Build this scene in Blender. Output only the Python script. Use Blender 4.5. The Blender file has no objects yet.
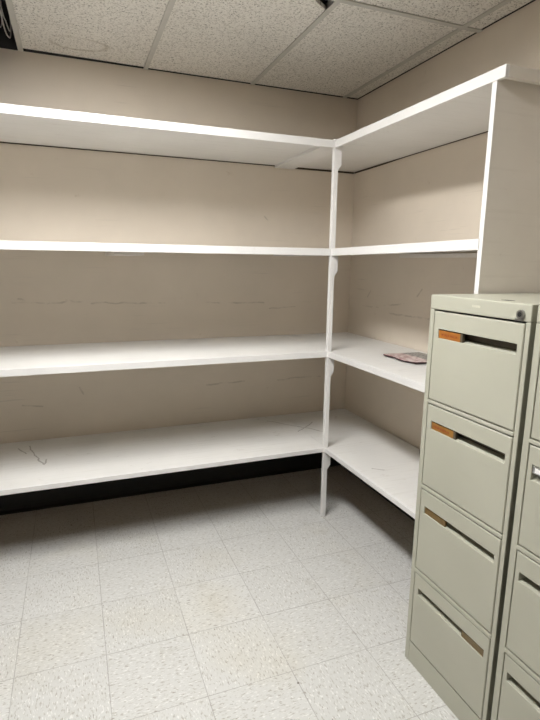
import bpy, bmesh, math, random
from mathutils import Vector, Matrix
random.seed(7)
S = bpy.context.scene
C = S.collection
T = 0.3048; CT = 0.6096
X0, Y1, H = -3.95, -5.6, 2.4407            # left wall, front wall, ceiling height
TX, TY, OX, OY = 0.7994, 1.9281, -0.0989, -1.0534
DECK = 2.95

# ------------------------------------------------------------------ node helpers
class NT:
    def __init__(s, name):
        s.m = bpy.data.materials.new(name); s.m.use_nodes = True
        s.t = s.m.node_tree; s.t.nodes.clear()
        s.out = s.t.nodes.new('ShaderNodeOutputMaterial')
        s.b = s.t.nodes.new('ShaderNodeBsdfPrincipled')
        s.t.links.new(s.b.outputs[0], s.out.inputs[0])
        tc = s.t.nodes.new('ShaderNodeTexCoord'); s.co = tc.outputs['Object']
    def put(s, sock, v):
        if isinstance(v, bpy.types.NodeSocket): s.t.links.new(v, sock)
        elif v is not None:
            if sock.type == 'RGBA' and len(v) == 3: v = (*v, 1)
            sock.default_value = v
    def math(s, op, a, b=None, c=None, clamp=False):
        n = s.t.nodes.new('ShaderNodeMath'); n.operation = op; n.use_clamp = clamp
        for i, v in enumerate((a, b, c)):
            if v is not None: s.put(n.inputs[i], v)
        return n.outputs[0]
    def vmath(s, op, a, b=None, scale=None):
        n = s.t.nodes.new('ShaderNodeVectorMath'); n.operation = op
        s.put(n.inputs[0], a)
        if b is not None: s.put(n.inputs[1], b)
        if scale is not None: s.put(n.inputs['Scale'], scale)
        return n.outputs['Value'] if op in ('DOT_PRODUCT', 'LENGTH', 'DISTANCE') else n.outputs[0]
    def sep(s, v):
        n = s.t.nodes.new('ShaderNodeSeparateXYZ'); s.put(n.inputs[0], v); return n.outputs
    def comb(s, x, y, z):
        n = s.t.nodes.new('ShaderNodeCombineXYZ')
        for i, v in enumerate((x, y, z)): s.put(n.inputs[i], v)
        return n.outputs[0]
    def noise(s, v, scale, detail=2, rough=.5, color=False):
        n = s.t.nodes.new('ShaderNodeTexNoise'); s.put(n.inputs['Vector'], v)
        n.inputs['Scale'].default_value = scale; n.inputs['Detail'].default_value = detail
        n.inputs['Roughness'].default_value = rough
        return n.outputs['Color' if color else 'Fac']
    def voro(s, v, scale, feature='F1'):
        n = s.t.nodes.new('ShaderNodeTexVoronoi'); n.feature = feature
        s.put(n.inputs['Vector'], v); n.inputs['Scale'].default_value = scale
        return n.outputs['Distance'], (n.outputs['Color'] if feature == 'F1' else None)
    def white(s, v):
        n = s.t.nodes.new('ShaderNodeTexWhiteNoise'); n.noise_dimensions = '3D'
        s.put(n.inputs[0], v); return n.outputs['Value']
    def map(s, v, a, b, c=0., d=1.):
        n = s.t.nodes.new('ShaderNodeMapRange'); n.clamp = True
        s.put(n.inputs[0], v)
        for i, q in enumerate((a, b, c, d)): n.inputs[i+1].default_value = q
        return n.outputs[0]
    def mix(s, f, a, b, mode='MIX'):
        n = s.t.nodes.new('ShaderNodeMix'); n.data_type = 'RGBA'; n.blend_type = mode
        s.put(n.inputs[0], f); s.put(n.inputs[6], a); s.put(n.inputs[7], b)
        return n.outputs[2]
    def segs(s, v2, segments, w):
        """mask: 1 near any of the given 2-D segments (scratches)"""
        r = None
        for (ax, ay, bx, by) in segments:
            d = Vector((bx-ax, by-ay, 0)); l2 = max(d.length_squared, 1e-9)
            rel = s.vmath('SUBTRACT', v2, (ax, ay, 0))
            t = s.math('MULTIPLY', s.vmath('DOT_PRODUCT', rel, tuple(d)), 1/l2, clamp=True)
            p = s.vmath('SCALE', tuple(d), scale=t)
            q = s.map(s.vmath('DISTANCE', rel, p), w*.4, w, 1, 0)
            r = q if r is None else s.math('MAXIMUM', r, q)
        return r
    def bump(s, h, strength=.2, dist=.002):
        n = s.t.nodes.new('ShaderNodeBump'); s.put(n.inputs['Height'], h)
        n.inputs['Strength'].default_value = strength; n.inputs['Distance'].default_value = dist
        s.t.links.new(n.outputs[0], s.b.inputs['Normal'])
    def done(s, col, rough=.5, metal=0., spec=.5):
        s.put(s.b.inputs['Base Color'], col); s.put(s.b.inputs['Roughness'], rough)
        s.b.inputs['Metallic'].default_value = metal
        s.b.inputs['Specular IOR Level'].default_value = spec
        return s.m

def simple(name, col, rough=.5, metal=0., var=.06, scale=30, spec=.5):
    n = NT(name)
    f = n.noise(n.co, scale, 3)
    c = n.mix(n.map(f, .3, .7), tuple(x*(1-var) for x in col), tuple(min(1, x*(1+var)) for x in col))
    return n.done(c, rough, metal, spec)

# ------------------------------------------------------------------ materials
def mat_floor():
    n = NT('vinyl_tile')
    x, y, z = n.sep(n.co)[:3]
    u = n.math('DIVIDE', n.math('ADD', x, TX), T); v = n.math('DIVIDE', n.math('ADD', y, TY), T)
    iu = n.math('ROUND', n.math('SUBTRACT', u, .5)); iv = n.math('ROUND', n.math('SUBTRACT', v, .5))
    du = n.math('ABSOLUTE', n.math('SUBTRACT', u, n.math('ROUND', u)))
    dv = n.math('ABSOLUTE', n.math('SUBTRACT', v, n.math('ROUND', v)))
    wob = n.map(n.noise(n.co, 5, 2), .35, .7, .0025, .0062)
    lu = n.math('LESS_THAN', du, wob); lv = n.math('LESS_THAN', dv, wob)
    line = n.math('MAXIMUM', lu, lv)
    tid = n.white(n.comb(iu, iv, 3.3))
    par = n.math('PINGPONG', n.math('ADD', iu, iv), 1.0)      # 0/1 alternating lay
    va = n.vmath('MULTIPLY', n.co, (55, 150, 1)); vb = n.vmath('MULTIPLY', n.co, (150, 55, 1))
    vv = n.mix(par, va, vb)
    vv = n.vmath('ADD', vv, n.comb(n.math('MULTIPLY', tid, 37.), n.math('MULTIPLY', tid, 91.), 0))
    s1 = n.noise(vv, 1.0, 2, .6); s2 = n.noise(n.vmath('ADD', vv, (17.3, 5.1, 9)), 1.25, 1, .5)
    s3 = n.noise(n.vmath('ADD', vv, (3.3, 75.1, 2)), .8, 1, .5)
    base = n.mix(tid, (.60, .596, .572), (.635, .631, .608))
    base = n.mix(n.map(s1, .44, .34), base, (.42, .40, .355))
    base = n.mix(n.map(s2, .60, .70), base, (.74, .735, .71))
    base = n.mix(n.math('MULTIPLY', n.map(s3, .27, .21), .8), base, (.25, .22, .18))
    yel = n.map(n.noise(n.co, 2.1, 3), .52, .72, 0, .35)
    base = n.mix(yel, base, n.mix(1.0, base, (.93, .87, .72), 'MULTIPLY'))
    dirt = n.map(n.noise(n.vmath('ADD', n.co, (4, 9, 0)), 9, 4, .65), .58, .75, 0, .35)
    base = n.mix(dirt, base, n.mix(1.0, base, (.72, .69, .62), 'MULTIPLY'))
    d, _ = n.voro(n.co, 4.2)
    base = n.mix(n.map(d, .022, .012), base, (.10, .085, .07))
    base = n.mix(n.math('MULTIPLY', line, .5), base, (.20, .18, .155))
    n.bump(n.math('SUBTRACT', n.math('MULTIPLY', s1, .25), line), .25, .001)
    return n.done(base, n.map(s1, .3, .7, .36, .5), 0, .35)

def mat_wall(name, base, marks=None, axis='x', seam=None):
    n = NT(name)
    x, y, z = n.sep(n.co)[:3]
    a = x if axis == 'x' else y
    big = n.noise(n.co, 1.7, 4, .6)
    col = n.mix(n.map(big, .3, .7), tuple(b*.94 for b in base), tuple(min(1, b*1.05) for b in base))
    st = n.noise(n.comb(n.math('MULTIPLY', a, 2.2), n.math('MULTIPLY', z, 60), 0), 1, 3, .6)
    patch = n.map(n.noise(n.co, 2.6, 2), .5, .68)
    col = n.mix(n.math('MULTIPLY', n.map(st, .60, .70), n.math('MULTIPLY', patch, .32)), col, tuple(b*.55 for b in base))
    fine = n.noise(n.vmath('ADD', n.co, (3, 3, 3)), 11, 4, .7)
    col = n.mix(n.map(fine, .66, .74, 0, .35), col, tuple(b*v for b, v in zip(base, (.62, .54, .46))))
    p2 = n.comb(a, z, 0)
    if marks:
        wig = n.noise(n.co, 9, 2, .6, color=True)
        p3 = n.vmath('ADD', p2, n.vmath('MULTIPLY', n.vmath('SUBTRACT', wig, (.5, .5, .5)), (.02, .03, 0)))
        mk = n.segs(p3, marks, .006)
        brk = n.map(n.noise(n.co, 14, 2), .38, .58)
        col = n.mix(n.math('MULTIPLY', mk, n.math('MULTIPLY', brk, .3)), col, (.2, .15, .11))
    n.bump(n.math('ADD', n.noise(n.co, 140, 2), n.math('MULTIPLY', n.noise(n.co, 6, 2), 3)), .25, .0012)
    return n.done(col, .6, 0, .3)

def mat_paint(name, base, marks=None, rough=.42, wear=1.0):
    """white gloss paint on boards, brush streaks along the length, scuffs"""
    n = NT(name)
    x, y, z = n.sep(n.co)[:3]
    big = n.noise(n.co, 3, 3, .6)
    col = n.mix(n.map(big, .3, .7), tuple(b*.95 for b in base), tuple(min(1, b*1.03) for b in base))
    # brush streaks along whichever way the board runs (x-run boards vs y-run boards)
    st = n.noise(n.vmath('MULTIPLY', n.co, (3, 70, 70)), 1, 3, .6)
    col = n.mix(n.map(st, .55, .72, 0, .22*wear), col, tuple(b*v for b, v in zip(base, (.70, .68, .64))))
    sc = n.noise(n.vmath('ADD', n.vmath('MULTIPLY', n.co, (1, 1.6, 1)), (7, 2, 1)), 16, 4, .7)
    col = n.mix(n.map(sc, .64, .74, 0, .4*wear), col, tuple(b*v for b, v in zip(base, (.58, .53, .46))))
    if marks:
        wig = n.noise(n.co, 14, 2, .6, color=True)
        p = n.vmath('ADD', n.comb(n.math('ADD', x, -.25), n.math('ADD', y, -.33), 0), n.vmath('MULTIPLY', n.vmath('SUBTRACT', wig, (.5, .5, .5)), (.035, .03, 0)))
        mk = n.segs(p, marks, .005)
        col = n.mix(n.math('MULTIPLY', mk, .55), col, (.16, .13, .10))
    n.bump(n.math('ADD', st, n.noise(n.co, 60, 2)), .15, .001)
    return n.done(col, rough, 0, .4)

def mat_ceiling():
    n = NT('mineral_fibre_tile')
    v = n.vmath('MULTIPLY', n.co, (1, 1, .2))
    base = n.mix(n.map(n.noise(v, 3, 3), .3, .7), (.81, .78, .72), (.86, .83, .77))
    warp = n.vmath('ADD', v, n.vmath('SCALE', n.noise(v, 60, 2, .5, color=True), scale=.012))
    d, c = n.voro(warp, 95)
    hole = n.map(d, .34, .22)
    keep = n.map(n.noise(v, 70, 2), .46, .56)
    hole = n.math('MULTIPLY', hole, keep)
    f2 = n.map(n.noise(v, 120, 3, .7), .51, .62)
    base = n.mix(n.math('MULTIPLY', f2, .5), base, (.30, .26, .21))
    base = n.mix(n.math('MULTIPLY', hole, .75), base, (.14, .12, .095))
    # old water ring on the tile next to the open bay
    x, y, z = n.sep(n.co)[:3]
    wob = n.math('MULTIPLY', n.noise(n.co, 12, 3), .5)
    ex = n.math('DIVIDE', n.math('ADD', x, 1.66), .13); ey = n.math('DIVIDE', n.math('ADD', y, .19), .075)
    r = n.math('ADD', n.math('SQRT', n.math('ADD', n.math('MULTIPLY', ex, ex), n.math('MULTIPLY', ey, ey))), wob)
    ring = n.math('MULTIPLY', n.map(r, 1.05, 1.22), n.map(r, 1.42, 1.26))
    base = n.mix(n.math('MULTIPLY', n.math('MULTIPLY', ring, n.map(n.noise(n.co, 7, 2), .4, .6)), .4), base, (.24, .17, .09))
    n.bump(n.math('SUBTRACT', n.noise(v, 120, 3, .7), hole), .6, .003)
    return n.done(base, .9, 0, .1)

def mat_cabinet():
    n = NT('putty_enamel')
    f = n.noise(n.co, 4, 3)
    col = n.mix(n.map(f, .3, .7), (.420, .414, .336), (.450, .444, .364))
    st = n.noise(n.vmath('MULTIPLY', n.co, (1, 5, 60)), 1.5, 2)
    col = n.mix(n.map(st, .62, .74, 0, .12), col, (.40, .37, .29))
    n.bump(n.noise(n.co, 260, 2), .06, .0006)
    return n.done(col, n.map(f, .3, .7, .34, .44), 0, .45)

def mat_label(name, a, b):
    n = NT(name)
    f = n.noise(n.co, 40, 3)
    col = n.mix(n.map(f, .35, .65), a, b)
    return n.done(col, .35, 0, .5)

def mat_mag():
    n = NT('printed_cover')
    x, y, z = n.sep(n.co)[:3]
    f = n.noise(n.co, 38, 3, .6); g = n.noise(n.co, 90, 2)
    pink = n.mix(n.map(f, .42, .6), (.70, .60, .58), (.36, .20, .20))
    grey = n.mix(n.map(g, .42, .6), (.08, .075, .075), (.34, .33, .32))
    col = n.mix(n.map(n.math('ADD', x, n.math('MULTIPLY', f, .04)), .012, .018), pink, grey)
    return n.done(col, .3, 0, .5)

WALL = (.735, .656, .555)
scuffs_back = [(-2.06, 1.19, -1.70, 1.186), (-1.66, 1.183, -1.25, 1.178), (-1.0, 1.175, -.62, 1.17), (-2.03, 1.21, -2.0, 1.20),
               (-1.79, 1.195, -1.765, 1.19), (-.58, 1.13, -.40, 1.14), (-2.05, .62, -1.95, .60), (-1.75, .70, -1.73, .66),
               (-1.0, .66, -.75, .665), (-.55, .66, -.2, .655), (-.62, 1.70, -.60, 1.68)]
scuffs_side = [(-.18, 1.155, -.36, 1.158), (-.42, 1.175, -.62, 1.20), (-.23, 1.21, -.26, 1.25), (-.73, 1.25, -.77, 1.29),
               (-.45, 1.13, -.9, 1.14)]
M = dict(
    floor=mat_floor(),
    wall_back=mat_wall('beige_wall_paint', WALL, scuffs_back, 'x'),
    wall_side=mat_wall('beige_wall_paint_side', WALL, scuffs_side, 'y'),
    wall=mat_wall('plain_wall_paint', (.54, .49, .43)),
    ceil=mat_ceiling(),
    grid=simple('grid_enamel', (.56, .54, .49), .5, 0, .05, 12),
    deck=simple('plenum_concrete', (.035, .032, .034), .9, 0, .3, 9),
    base=simple('black_rubber', (.012, .011, .010), .5, 0, .2, 20),
    white=mat_paint('white_gloss_paint', (.765, .752, .735), None, .42, .45),
    board=mat_paint('white_shelf_paint', (.745, .732, .705)),
    board_low=mat_paint('white_shelf_paint_worn',  (.745, .732, .705),
        [(-2.02, -.10, -1.985, -.26), (-1.985, -.26, -1.94, -.40), (-1.94, -.40, -1.93, -.33), (-2.08, -.12, -2.03, -.22),
         (-.62, -.10, -.36, -.42), (-.36, -.22, -.52, -.36), (-.40, -1.0, -.36, -1.03)], .45, 1.3),
    panel=mat_paint('white_panel_paint', (.77, .725, .67), None, .5, .6),
    seam=simple('dark_gap_line', (.055, .035, .02), .8),
    cab=mat_cabinet(),
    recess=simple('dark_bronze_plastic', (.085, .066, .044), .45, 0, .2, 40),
    amber=mat_label('amber_label', (.31, .105, .014), (.37, .14, .022)),
    tan=mat_label('tan_label', (.25, .11, .018), (.30, .145, .026)),
    olive=mat_label('brown_label', (.12, .068, .012), (.16, .095, .02)),
    brass=mat_label('dull_brass_label', (.12, .078, .025), (.16, .11, .04)),
    dark=simple('black_gap', (.015, .014, .012), .7),
    chrome=simple('chrome', (.75, .75, .76), .18, 1.0, .03),
    lockmet=simple('worn_nickel', (.34, .34, .33), .35, 1.0, .1, 80),
    paper=simple('white_card', (.80, .79, .77), .6),
    badge=simple('faded_badge', (.55, .54, .44), .3),
    wire=simple('white_cable', (.62, .60, .57), .5),
    print=simple('faded_red_print', (.27, .065, .012), .5, 0, .3, 200),
    under_dark=simple('underside_darkener', (.13, .085, .05), .8, 0, .2, 14),  # invented dark brown, keeps bounced light low under the bottom shelf
    mag=mat_mag(), magedge=simple('maroon_edge_shadow', (.05, .018, .02), .5),  # maroon page edge with the shadow along it put into the colour
    housing=simple('white_lamp_enamel', (.75, .74, .71), .5),
)
def mat_emit(strength):
    n = NT('lamp_diffuser')
    n.put(n.b.inputs['Emission Color'], (1.0, .995, .985)); n.b.inputs['Emission Strength'].default_value = strength
    return n.done((.8, .8, .78), .4)
M['emit'] = mat_emit(52.5)

# ------------------------------------------------------------------ mesh helpers
def box(bm, x0, x1, y0, y1, z0, z1, bev=0.0, dz_end=None):
    """axis box; dz_end lifts the y0 (front) end to follow a board that is not level"""
    vs = [bm.verts.new((x, y, z)) for x in (x0, x1) for y in (y0, y1) for z in (z0, z1)]
    if dz_end:
        for v in vs:
            if v.co.y == min(y0, y1): v.co.z += dz_end
    f = [(0, 1, 3, 2), (4, 6, 7, 5), (0, 4, 5, 1), (2, 3, 7, 6), (0, 2, 6, 4), (1, 5, 7, 3)]
    fs = [bm.faces.new([vs[i] for i in q]) for q in f]
    bmesh.ops.recalc_face_normals(bm, faces=fs)
    if bev:
        es = {e for q in fs for e in q.edges}
        bmesh.ops.bevel(bm, geom=list(es), offset=bev, segments=2, affect='EDGES', profile=.6)
def prism(bm, pts, vec, bev=0.0):
    """polygon (3-D points) extruded along vec"""
    v = Vector(vec)
    a = [bm.verts.new(p) for p in pts]; b = [bm.verts.new(Vector(p)+v) for p in pts]
    fs = [bm.faces.new(a), bm.faces.new(b[::-1])]
    k = len(pts)
    for i in range(k): fs.append(bm.faces.new([a[i], b[i], b[(i+1) % k], a[(i+1) % k]]))
    bmesh.ops.recalc_face_normals(bm, faces=fs)
    if bev:
        es = {e for q in fs for e in q.edges}
        bmesh.ops.bevel(bm, geom=list(es), offset=bev, segments=2, affect='EDGES', profile=.6)
def cyl(bm, c, axis, r, h, seg=24, r2=None):
    q = Vector((0, 0, 1)).rotation_difference(Vector(axis)).to_matrix().to_4x4()
    bmesh.ops.create_cone(bm, cap_ends=True, segments=seg, radius1=r, radius2=r if r2 is None else r2, depth=h,
                          matrix=Matrix.Translation(c) @ q)
def tube(bm, pts, r, seg=8):
    rings = []
    P = [Vector(p) for p in pts]
    for i, p in enumerate(P):
        d = (P[min(i+1, len(P)-1)] - P[max(i-1, 0)]).normalized()
        a = d.orthogonal().normalized() if i == 0 else (rings_n - d*rings_n.dot(d)).normalized()
        rings_n = a; b = d.cross(a)
        rings.append([bm.verts.new(p + a*r*math.cos(t) + b*r*math.sin(t)) for t in [2*math.pi*k/seg for k in range(seg)]])
    for i in range(len(rings)-1):
        for k in range(seg):
            bm.faces.new([rings[i][k], rings[i][(k+1) % seg], rings[i+1][(k+1) % seg], rings[i+1][k]])
    bm.faces.new(rings[0][::-1]); bm.faces.new(rings[-1])
def spline(pts, n=8):
    out = []
    P = [Vector(p) for p in pts]
    for i in range(len(P)-1):
        p0, p1, p2, p3 = P[max(i-1, 0)], P[i], P[i+1], P[min(i+2, len(P)-1)]
        for k in range(n):
            t = k/n
            out.append(.5*((2*p1) + (p2-p0)*t + (2*p0-5*p1+4*p2-p3)*t*t + (3*p1-p0-3*p2+p3)*t**3))
    out.append(P[-1]); return out

def darken_under(o):  # unseen underside darkened so less light bounces to the floor below
    o.data.materials.append(M['under_dark'])
    for p in o.data.polygons:
        if p.normal.z < -.9: p.material_index = 1
def root_of(o):
    while o.parent: o = o.parent
    return o
def obj(name, bm, mat, parent=None, smooth=False, label=None, origin=None):
    me = bpy.data.meshes.new(name)
    off = Vector(root_of(parent).location) if parent else (Vector(origin) if origin else Vector())
    bmesh.ops.translate(bm, verts=bm.verts, vec=-off)
    bm.to_mesh(me); bm.free()
    me.materials.append(mat)
    if smooth: me.polygons.foreach_set('use_smooth', [True]*len(me.polygons))
    o = bpy.data.objects.new(name, me); C.objects.link(o)
    if parent: o.parent = parent
    elif origin: o.location = origin
    if label: o['label'] = label
    return o
def struct(name, bm, mat):
    o = obj(name, bm, mat); o['kind'] = 'structure'; return o
def thing(name, label, cat, loc, group=None):
    o = bpy.data.objects.new(name, None); C.objects.link(o); o.location = loc
    o.empty_display_size = .1
    o['label'] = label; o['category'] = cat
    if group: o['group'] = group
    return o
def tag(o, label, cat, group=None):
    o['label'] = label; o['category'] = cat
    if group: o['group'] = group
    return o
B = bmesh.new

# ------------------------------------------------------------------ the room
bm = B(); box(bm, X0-.1, .1, Y1-.1, .1, -.1, 0); struct('floor', bm, M['floor'])
bm = B(); box(bm, X0-.1, .1, 0, .1, 0, H); struct('wall_back', bm, M['wall_back'])
bm = B(); box(bm, 0, .1, Y1, 0, 0, H); struct('wall_right', bm, M['wall_side'])
bm = B(); box(bm, X0-.1, X0, Y1, 0, 0, H); struct('wall_left', bm, M['wall'])
bm = B(); box(bm, X0-.1, .1, Y1-.1, Y1, 0, H); struct('wall_front', bm, M['wall'])
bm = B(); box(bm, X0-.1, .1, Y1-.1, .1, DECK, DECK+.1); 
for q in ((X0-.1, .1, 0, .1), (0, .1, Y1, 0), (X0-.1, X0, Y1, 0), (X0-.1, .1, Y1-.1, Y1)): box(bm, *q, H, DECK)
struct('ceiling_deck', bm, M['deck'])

# cove base: small profile with a rounded toe
def cove(pts):
    return [(-d, z) for d, z in pts]
prof = [(0, 0), (.034, 0), (.030, .006), (.018, .014), (.010, .03), (.008, .098), (.005, .102), (0, .102)]
bm = B(); prism(bm, [(X0, -d, z) for d, z in prof], (-X0, 0, 0)); struct('baseboard_back', bm, M['base'])
bm = B(); prism(bm, [(-d, -.036, z) for d, z in prof], (0, Y1+.036, 0)); struct('baseboard_right', bm, M['base'])

# suspended ceiling: lay-in panels resting on a grid of T bars
xs = [0.0] + [OX - i*CT for i in range(7)] + [X0]
ys = [0.0] + [OY - i*2*CT for i in range(3)] + [Y1]
LAMPS = {(3, 1)}                                          # bays that hold a light fitting
OPEN = {(4, 0)}                                                   # bay with the panel missing
bm = B()
for i in range(len(xs)-1):
    for j in range(len(ys)-1):
        if (i, j) in LAMPS or (i, j) in OPEN: continue
        xa, xb = xs[i+1]+.004, xs[i]-.004; ya, yb = ys[j+1]+.004, ys[j]-.004
        if xb-xa < .03 or yb-ya < .03: continue
        if j == 0: yb -= .010
        if i == 0: xb -= .004
        z = H+.002
        pts = [(xa, ya, z), (xb, ya, z), (xb, yb, z), (xa, yb, z)]
        if (i, j) == (2, 0):                                      # panel with a broken corner
            pts = [(xa, ya, z), (xb-.125, ya, z), (xb-.07, ya+.05, z), (xb, ya+.10, z), (xb, yb, z), (xa, yb, z)]
        if (i, j) == (3, 0):                                      # this one sits a little proud at the wall
            pts = [(xa, ya, z), (xb, ya, z), (xb, yb, z+.002), (xa, yb-.008, z+.004)]
        prism(bm, pts, (0, 0, .016))
struct('ceiling', bm, M['ceil'])
bm = B()
tb = .012
for x in xs[1:-1]: box(bm, x-tb, x+tb, Y1, 0, H-.003, H+.001); box(bm, x-.002, x+.002, Y1, 0, H+.001, H+.035)
for y in ys[1:-1]:
    for i in range(len(xs)-1):
        a, b = xs[i+1], xs[i]
        box(bm, a+(tb if i < len(xs)-2 else 0), b-(tb if i else 0), y-tb, y+tb, H-.0035, H+.001)
struct('trim_1', bm, M['grid'])

# light fittings in two bays
def troffer(i, j, label):
    xa, xb, ya, yb = xs[i+1]+.014, xs[i]-.014, ys[j+1]+.014, ys[j]-.014
    t = thing('ceiling_light', label, 'ceiling light', ((xa+xb)/2, (ya+yb)/2, H), 'ceiling lights')
    bm = B()
    w = .022
    cx = (xa+xb)/2 - .02; hw = .17; zl = H+.025
    box(bm, xa, cx-hw, ya, yb, H-.002, H+.006); box(bm, cx+hw, xb, ya, yb, H-.002, H+.006)      # face of the housing
    box(bm, cx-hw, cx+hw, ya, ya+w, H-.002, H+.006); box(bm, cx-hw, cx+hw, yb-w, yb, H-.002, H+.006)
    for q in ((cx-hw-.003, cx-hw, ya, yb), (cx+hw, cx+hw+.003, ya, yb), (cx-hw, cx+hw, ya+w-.003, ya+w), (cx-hw, cx+hw, yb-w, yb-w+.003)):
        box(bm, *q, H+.006, zl+.01)
    box(bm, xa, xb, ya, yb, H+.085, H+.09)
    for q in ((xa, xa+.004, ya, yb), (xb-.004, xb, ya, yb), (xa, xb, ya, ya+.004), (xa, xb, yb-.004, yb)):
        box(bm, *q, H+.006, H+.085)
    obj('frame', bm, M['housing'], t)
    bm = B(); box(bm, cx-hw, cx+hw, ya+w, yb-w, zl, zl+.004); obj('diffuser', bm, M['emit'], t)
troffer(3, 1, 'recessed white ceiling light panel just in front of the open ceiling bay')

# cables dangling in the open bay
def cable(pts, r, label):
    bm = B(); tube(bm, spline(pts, 8), r)
    o = obj('cable', bm, M['wire'], None, True, origin=pts[-1]); tag(o, label, 'cable', 'loose cables in the open ceiling bay')
cable([(-2.05, -.62, DECK-.002), (-2.03, -.54, 2.66), (-1.990, -.36, 2.515), (-1.984, -.24, 2.497), (-1.984, -.13, 2.487), (-1.976, -.06, 2.477), (-1.965, -.035, 2.50), (-1.960, -.03, 2.66), (-1.96, -.03, DECK-.002)], .0032,
      'long white cable sagging lowest through the open ceiling bay')
cable([(-2.0, -.50, DECK-.002), (-1.995, -.44, 2.64), (-1.978, -.26, 2.51), (-1.972, -.17, 2.50), (-1.966, -.09, 2.492), (-1.961, -.065, 2.52), (-1.96, -.06, 2.64), (-1.96, -.06, DECK-.002)], .0028,
      'short looped white cable nearest the grid bar in the open ceiling bay')
cable([(-2.30, -.15, DECK-.002), (-2.22, -.14, 2.62), (-2.08, -.10, 2.51), (-2.02, -.092, 2.503), (-1.998, -.075, 2.52), (-1.995, -.07, 2.62), (-1.995, -.07, DECK-.002)], .003,
      'white cable crossing sideways in the open ceiling bay')

# ------------------------------------------------------------------ the corner shelving
Db, Dr, DrE, L, LP = .6598, .4978, .4925, 1.7324, 1.6975
sh = thing('corner_shelving', 'tall white painted wooden corner shelving with four L-shaped tiers along two walls', 'shelving', (-.25, -.33, 0))
levels = [  # top, trim bottom, board thickness, rise at the far-right end, material
    (2.0200, 1.9845, .017, 0.000, 'board'),
    (1.4946, 1.4590, .019, .012, 'board'),
    (.9565, .9255, .019, .003, 'board'),
    (.4120, .3890, .019, .003, 'board_low')]
PW, PD = .020, .022                                                # post
gap = .006
for k, (zt, zb, th, rise, mt) in enumerate(levels):
    tr = .016
    endy = -L+.0172 if k == 0 else -(LP-.019)
    # shape shift for marks: object coordinates are relative to the shelving base
    bm = B(); box(bm, X0+.002, -Dr+.012, -Db+tr, -gap, zt-th, zt, .0012)
    bb = obj('shelf_board', bm, M[mt], sh)
    if k == 3: darken_under(bb)
    bm = B(); box(bm, X0+.002, -Dr-.0003, -Db, -Db+tr-.0003, zb, zt+.0006, .0015)
    obj('edge_trim', bm, M['white'], bb)
    bm = B()
    yb0 = -gap
    pts = [(-Dr+.0135, yb0, zt-th), (-gap, yb0, zt-th), (-gap, endy, zt-th+rise), (-DrE+tr, endy, zt-th+rise), (-Dr+tr, -Db+tr, zt-th), (-Dr+.0135, -Db+tr, zt-th)]
    prism(bm, pts, (0, 0, th), .0012)
    rb = obj('shelf_board', bm, M[mt], sh)
    if k == 3: darken_under(rb)
    bm = B()
    ye = -L if k == 0 else endy - .004
    pts = [(-Dr, -Db+PD+.0003, zb), (-Dr+tr-.0003, -Db+PD+.0003, zb), (-DrE+tr-.0003, ye, zb+rise), (-DrE, ye, zb+rise)]
    prism(bm, pts, (0, 0, zt-zb+.0006), .0015)
    obj('edge_trim', bm, M['white'], rb)
    # cross batten under the joint of the two boards
    bm = B(); box(bm, -.560, -.436, -Db+.03, -.004, zt-th-.0145, zt-th-.0003, .001)
    obj('batten', bm, M['white'], bb)
    # cleat behind the post
    zc = min(zb, zt-th-.0145)
    bm = B()
    prism(bm, [(-Dr+PW+.0003, -Db-.001, zb-.0005), (-Dr+.040, -Db-.001, zb-.0005), (-Dr+.040, -Db-.001, zb-.080), (-Dr+PW+.003, -Db-.001, zb-.104), (-Dr+PW+.0003, -Db-.001, zb-.104)], (0, .018, 0), .001)
    obj('cleat', bm, M['white'], sh)
    if k == 0:
        bm = B()  # thin dark strip added in place of the gap line along the wall
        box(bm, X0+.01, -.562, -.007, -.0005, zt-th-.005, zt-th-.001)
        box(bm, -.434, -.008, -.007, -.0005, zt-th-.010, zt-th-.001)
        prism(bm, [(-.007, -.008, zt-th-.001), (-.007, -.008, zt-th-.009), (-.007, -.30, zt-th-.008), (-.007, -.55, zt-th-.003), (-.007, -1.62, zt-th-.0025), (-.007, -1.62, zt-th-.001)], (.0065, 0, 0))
        obj('gap_line_strip', bm, M['seam'], sh, label='dark strip standing in for the gap line under the back of the top shelf')
    if k == 1:
        bm = B(); box(bm, -1.572, -1.436, -.60, -.004, zt-th-.030, zt-th-.0003, .001); obj('batten', bm, M['panel'], bb)
        bm = B(); box(bm, -.022, -.004, -1.60, -.58, zt-th-.020, zt-th-.0003, .001); obj('wall_cleat', bm, M['panel'], rb)
bm = B(); box(bm, -Dr-.0025, -Dr+PW, -Db-.0035, -Db+PD, 0, 2.0265, .0015); obj('post', bm, M['white'], sh)
bm = B(); box(bm, -.489, -.002, -LP, -LP+.0185, 0, 1.9845+.018, .001); obj('end_panel', bm, M['panel'], sh)
bm = B(); box(bm, -.4895, -.487, -LP-.0006, -LP+.019, 0, 1.984, .0008); obj('edge_trim', bm, M['white'], sh)
# side batten closing the end of the top board
bm = B(); box(bm, -DrE+.0163, -.003, -L, -L+.0167, 1.9848, 2.0206, .001); obj('edge_trim', bm, M['panel'], sh)

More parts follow.
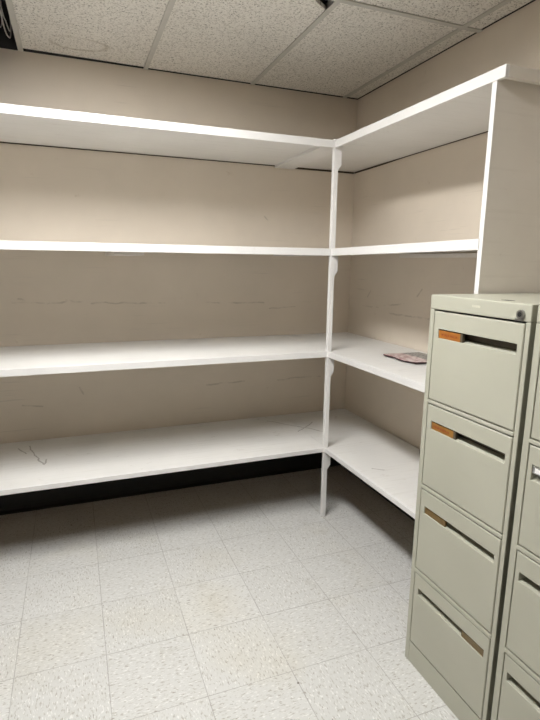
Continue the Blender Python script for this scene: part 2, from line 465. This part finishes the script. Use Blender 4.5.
# ------------------------------------------------------------------ filing cabinets
XC, W, HC = -.686, .3875, 1.327
DR = [(.991, 1.276), (.694, .972), (.380, .674), (.086, .359)]      # bottom / top of every drawer front
def cabinet(y0, label, cards, lock=True):
    """y0 = far side; the front faces -x"""
    y1 = y0 - W
    t = thing('filing_cabinet', label, 'filing cabinet', (-.36, (y0+y1)/2, 0), 'putty filing cabinets')
    xb = -.025; d = 0.02
    bm = B()
    box(bm, XC+.002, xb, y0-.0012, y0, .0, HC-.046)                 # side sheets and back
    box(bm, XC+.002, xb, y1, y1+.0012, .0, HC-.046)
    box(bm, xb-.0012, xb, y1+.0012, y0-.0012, 0, HC-.046)
    for (a, b) in ((y0-.020, y0), (y1, y1+.0145)):                  # front stiles
        box(bm, XC, XC+.022, a, b, .0, HC-.046, .0022)
    zr = [(DR[0][1]+.0045, HC-.046)] + [(DR[i+1][1]+.0045, DR[i][0]-.004) for i in range(3)]
    for (a, b) in zr:
        if b-a > .004: box(bm, XC-.0025, XC+.03, y1+.0148, y0-.0203, a, b, .0022)
    box(bm, XC+.001, XC+.02, y1+.0145, y0-.020, .0, .081, .0015)    # plinth
    obj('body', bm, M['cab'], t)
    bm = B(); box(bm, XC+.06, xb-.01, y1+.01, y0-.01, .02, HC-.06); obj('drawer_well', bm, M['dark'], t)
    bm = B(); box(bm, XC-.001, xb, y1, y0, HC-.0455, HC, .004); obj('top_cap', bm, M['cab'], t)
    for k, (z0, z1) in enumerate(DR):
        ya, yb = y1+.0172, y0-.023                                  # right / left ends of the front
        sa, sb = y1+.034, y0-.046
        if not lock: sb = y0-.037
        s0, s1 = z0+.2015, z0+.2315
        if k == 1: s0, s1 = z0+.198, z0+.227
        if k == 1 and not lock: s0, s1 = z0+.188, z0+.230
        if k == 2: s0, s1 = z0+.213, z0+.240
        if k == 3: s0, s1 = z0+.197, z0+.225
        bm = B()
        xf = XC-.001; xk = XC+.02
        # front with a rectangular opening: ring of quads front + returns
        outer = [(ya, z0), (yb, z0), (yb, z1), (ya, z1)]
        inner = [(sa, s0), (sb, s0), (sb, s1), (sa, s1)]
        e = .0022
        ob = [bm.verts.new((xf+e, y, z)) for y, z in outer]
        oi = [bm.verts.new((xf, y+(e if y == ya else -e), z+(e if z == z0 else -e))) for y, z in outer]
        ii = [bm.verts.new((xf, y, z)) for y, z in inner]
        ik = [bm.verts.new((xf+.0015, y+(.0008 if y == sa else -.0008), z+(.0008 if z == s0 else -.0008))) for y, z in inner]
        bk = [bm.verts.new((xk, y, z)) for y, z in outer]
        ibk = [bm.verts.new((xk, v.co.y, v.co.z)) for v in ik]
        for i in range(4):
            j = (i+1) % 4
            for a, b in ((bk, ob), (ob, oi), (oi, ii), (ii, ik), (ik, ibk)):
                bm.faces.new([a[i], a[j], b[j], b[i]])
            bm.faces.new([ibk[i], ibk[j], bk[j], bk[i]])
        bmesh.ops.recalc_face_normals(bm, faces=bm.faces)
        dr = obj('drawer', bm, M['cab'], t)
        # recessed finger pull: sloping floor and dark back
        bm = B()
        hh = s1-s0
        prism(bm, [(xf+.004, sa, s0+.0009), (xk+.012, sa, s0+.0009), (xk+.012, sa, s0+hh*.18)], (0, sb-sa, 0))
        obj('pull_lip', bm, M['cab'], dr)
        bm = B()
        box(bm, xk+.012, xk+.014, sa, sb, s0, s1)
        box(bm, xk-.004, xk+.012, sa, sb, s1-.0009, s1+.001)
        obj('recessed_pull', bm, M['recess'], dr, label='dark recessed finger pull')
        c = cards[k]
        if c:
            mat, u0, u1, lab = c
            la, lb = sb-(sb-sa)*u1, sb-(sb-sa)*u0
            bm = B()
            box(bm, xf+.0030, xf+.010, la+.001, lb-.0005, s0+.0010, s1-.0045, .0008)
            h = obj('label_holder', bm, M[mat], dr, label=lab)
            if mat in ('amber', 'tan'):
                bm = B(); zm = (s0+s1)/2-.002; yy = lb-.012
                for wd in (.010, .014, .008, .018, .012):
                    if yy-wd < la+.010: break
                    box(bm, xf+.0026, xf+.0032, yy-wd, yy, zm-.0032, zm+.0032); yy -= wd+.0025
                obj('faded_print', bm, M['print'], dr)
                bm = B(); box(bm, xf+.0025, xf+.012, la-.009, la+.001, s0+.001, s1-.002, .0008)
                obj('holder_end', bm, M['recess'], dr)
    if lock:
        bm = B(); cyl(bm, (XC-.004, y0-.357, HC-.028), (-1, 0, 0), .0122, .007, 28, .0112); lk = obj('lock', bm, M['lockmet'], t, label='round metal key lock')
        bm = B(); cyl(bm, (XC-.0078, y0-.357, HC-.028), (-1, 0, 0), .0062, .001, 20); box(bm, XC-.0088, XC-.0078, y0-.3582, y0-.3558, HC-.033, HC-.023)
        obj('keyway', bm, M['dark'], lk)
        bm = B(); box(bm, XC-.0022, XC-.0008, y0-.3655, y0-.337, HC-.0455, HC-.0395, .0005); obj('lock_plate', bm, M['lockmet'], t)
        bm = B(); box(bm, XC-.0018, XC-.0008, y0-.214, y0-.182, HC-.0245, HC-.0185, .0004); obj('badge', bm, M['badge'], t)
        bm = B(); box(bm, -.650, -.634, y0-.283, y0-.249, HC-.0004, HC+.0008); obj('top_slot', bm, M['dark'], t, label='small dark slot in the top')
    return t
Y0 = -1.7030
cabinet(Y0, 'putty four-drawer filing cabinet with orange drawer labels and a round lock, beside the shelving', [
    ('amber', 0, .315, 'orange label holder'), ('tan', 0, .335, 'orange label holder'),
    ('olive', 0, .33, 'dark brown label holder'), ('brass', .69, 1, 'dull brown label holder')])
t2 = cabinet(Y0-W-.0154, 'putty four-drawer filing cabinet cut off by the right edge, with a bright metal label holder', [None, None, None, None], False)
# bright metal card holder in the second pull of the near cabinet
d2 = [c for c in t2.children if c.name.startswith('drawer') and not c.name.startswith('drawer_well')][1]
ys0 = Y0-W-.0154-.040
bm = B(); box(bm, XC-.004, XC+.004, ys0-.075, ys0-.002, .9035, .9225, .002)
lh = obj('label_holder', bm, M['chrome'], d2, label='bright metal label holder')
bm = B(); box(bm, XC-.0046, XC-.0038, ys0-.068, ys0-.010, .907, .919, .0003); obj('card', bm, M['paper'], d2)

# both cabinets lean very slightly on the uneven floor
for o in list(C.objects):
    if o.get('category') == 'filing cabinet': o.rotation_euler.x = .003; o.location.z = .0006

# ------------------------------------------------------------------ magazine on the side shelf
zs = .9602
mg = thing('magazine', 'thin curled pink and grey magazine lying on the side shelf', 'magazine', (-.17, -.985, zs))
def mz(u, v):   # gentle curl: near edge lifts, a fold along the middle
    return .0008 + .0035*max(0, u-.55)*v + .0022*(1+math.sin(v*9.0-1.9))*max(0, 1-abs(u-.9)*2) + .003*abs(math.sin(v*3.1))*(1-u)
def sheet(bm, z0, th, inset=0.0, N=14):
    A, Bq, Cq, D = Vector((-.278, -.852, 0)), Vector((-.287, -1.118, 0)), Vector((-.078, -1.132, 0)), Vector((-.068, -.864, 0))
    g = {}
    for i in range(N+1):
        for j in range(N+1):
            u, v = inset+(1-2*inset)*i/N, inset+(1-2*inset)*j/N
            p = (D*(1-v)+Cq*v)*(1-u) + (A*(1-v)+Bq*v)*u                # u=1 near edge (room side)
            p.x += (-.009*math.sin(v*math.pi*1.3)-.005*math.sin(v*12.0))*u
            for s in (0, 1): g[i, j, s] = bm.verts.new((p.x, p.y, zs+z0+mz(u, v)+s*th))
    for i in range(N):
        for j in range(N):
            bm.faces.new([g[i, j, 1], g[i+1, j, 1], g[i+1, j+1, 1], g[i, j+1, 1]])
            bm.faces.new([g[i, j, 0], g[i, j+1, 0], g[i+1, j+1, 0], g[i+1, j, 0]])
    for k in range(N):
        for a, b in (((k, 0), (k+1, 0)), ((k, N), (k+1, N)), ((0, k), (0, k+1)), ((N, k), (N, k+1))):
            bm.faces.new([g[(*a, 0)], g[(*b, 0)], g[(*b, 1)], g[(*a, 1)]])
    bmesh.ops.recalc_face_normals(bm, faces=bm.faces)
bm = B(); sheet(bm, 0, .0045); obj('pages', bm, M['magedge'], mg, True)
bm = B(); sheet(bm, .0047, .0006, .004); obj('cover', bm, M['mag'], mg, True)

# ------------------------------------------------------------------ camera, world, colour
P = dict(cx=-1.7534, cy=-3.0378, cz=1.4217, yaw=.3706, pitch=-.1906, roll=.0131, f=506.3591)
cy, sy, cp, sp = math.cos(P['yaw']), math.sin(P['yaw']), math.cos(P['pitch']), math.sin(P['pitch'])
fw = Vector((sy*cp, cy*cp, sp)); rt = Vector((cy, -sy, 0)); up = rt.cross(fw)
cr, sr = math.cos(P['roll']), math.sin(P['roll'])
r2, u2 = rt*cr + up*sr, up*cr - rt*sr
cam = bpy.data.cameras.new('camera'); co = bpy.data.objects.new('camera', cam); C.objects.link(co)
co.matrix_world = Matrix(((r2.x, u2.x, -fw.x, P['cx']), (r2.y, u2.y, -fw.y, P['cy']), (r2.z, u2.z, -fw.z, P['cz']), (0, 0, 0, 1)))
cam.sensor_fit = 'VERTICAL'; cam.sensor_height = 36; cam.lens = P['f']/720*36
cam.clip_start = .02
S.camera = co
w = bpy.data.worlds.new('world'); S.world = w; w.use_nodes = True
w.node_tree.nodes['Background'].inputs[0].default_value = (.05, .05, .05, 1)
w.node_tree.nodes['Background'].inputs[1].default_value = 0.0
S.view_settings.view_transform = 'Standard'; S.view_settings.look = 'None'
S.view_settings.exposure = 0.0; S.view_settings.gamma = 1.0
S.view_settings.use_curve_mapping = False
S.cycles.max_bounces = 10; S.cycles.diffuse_bounces = 6
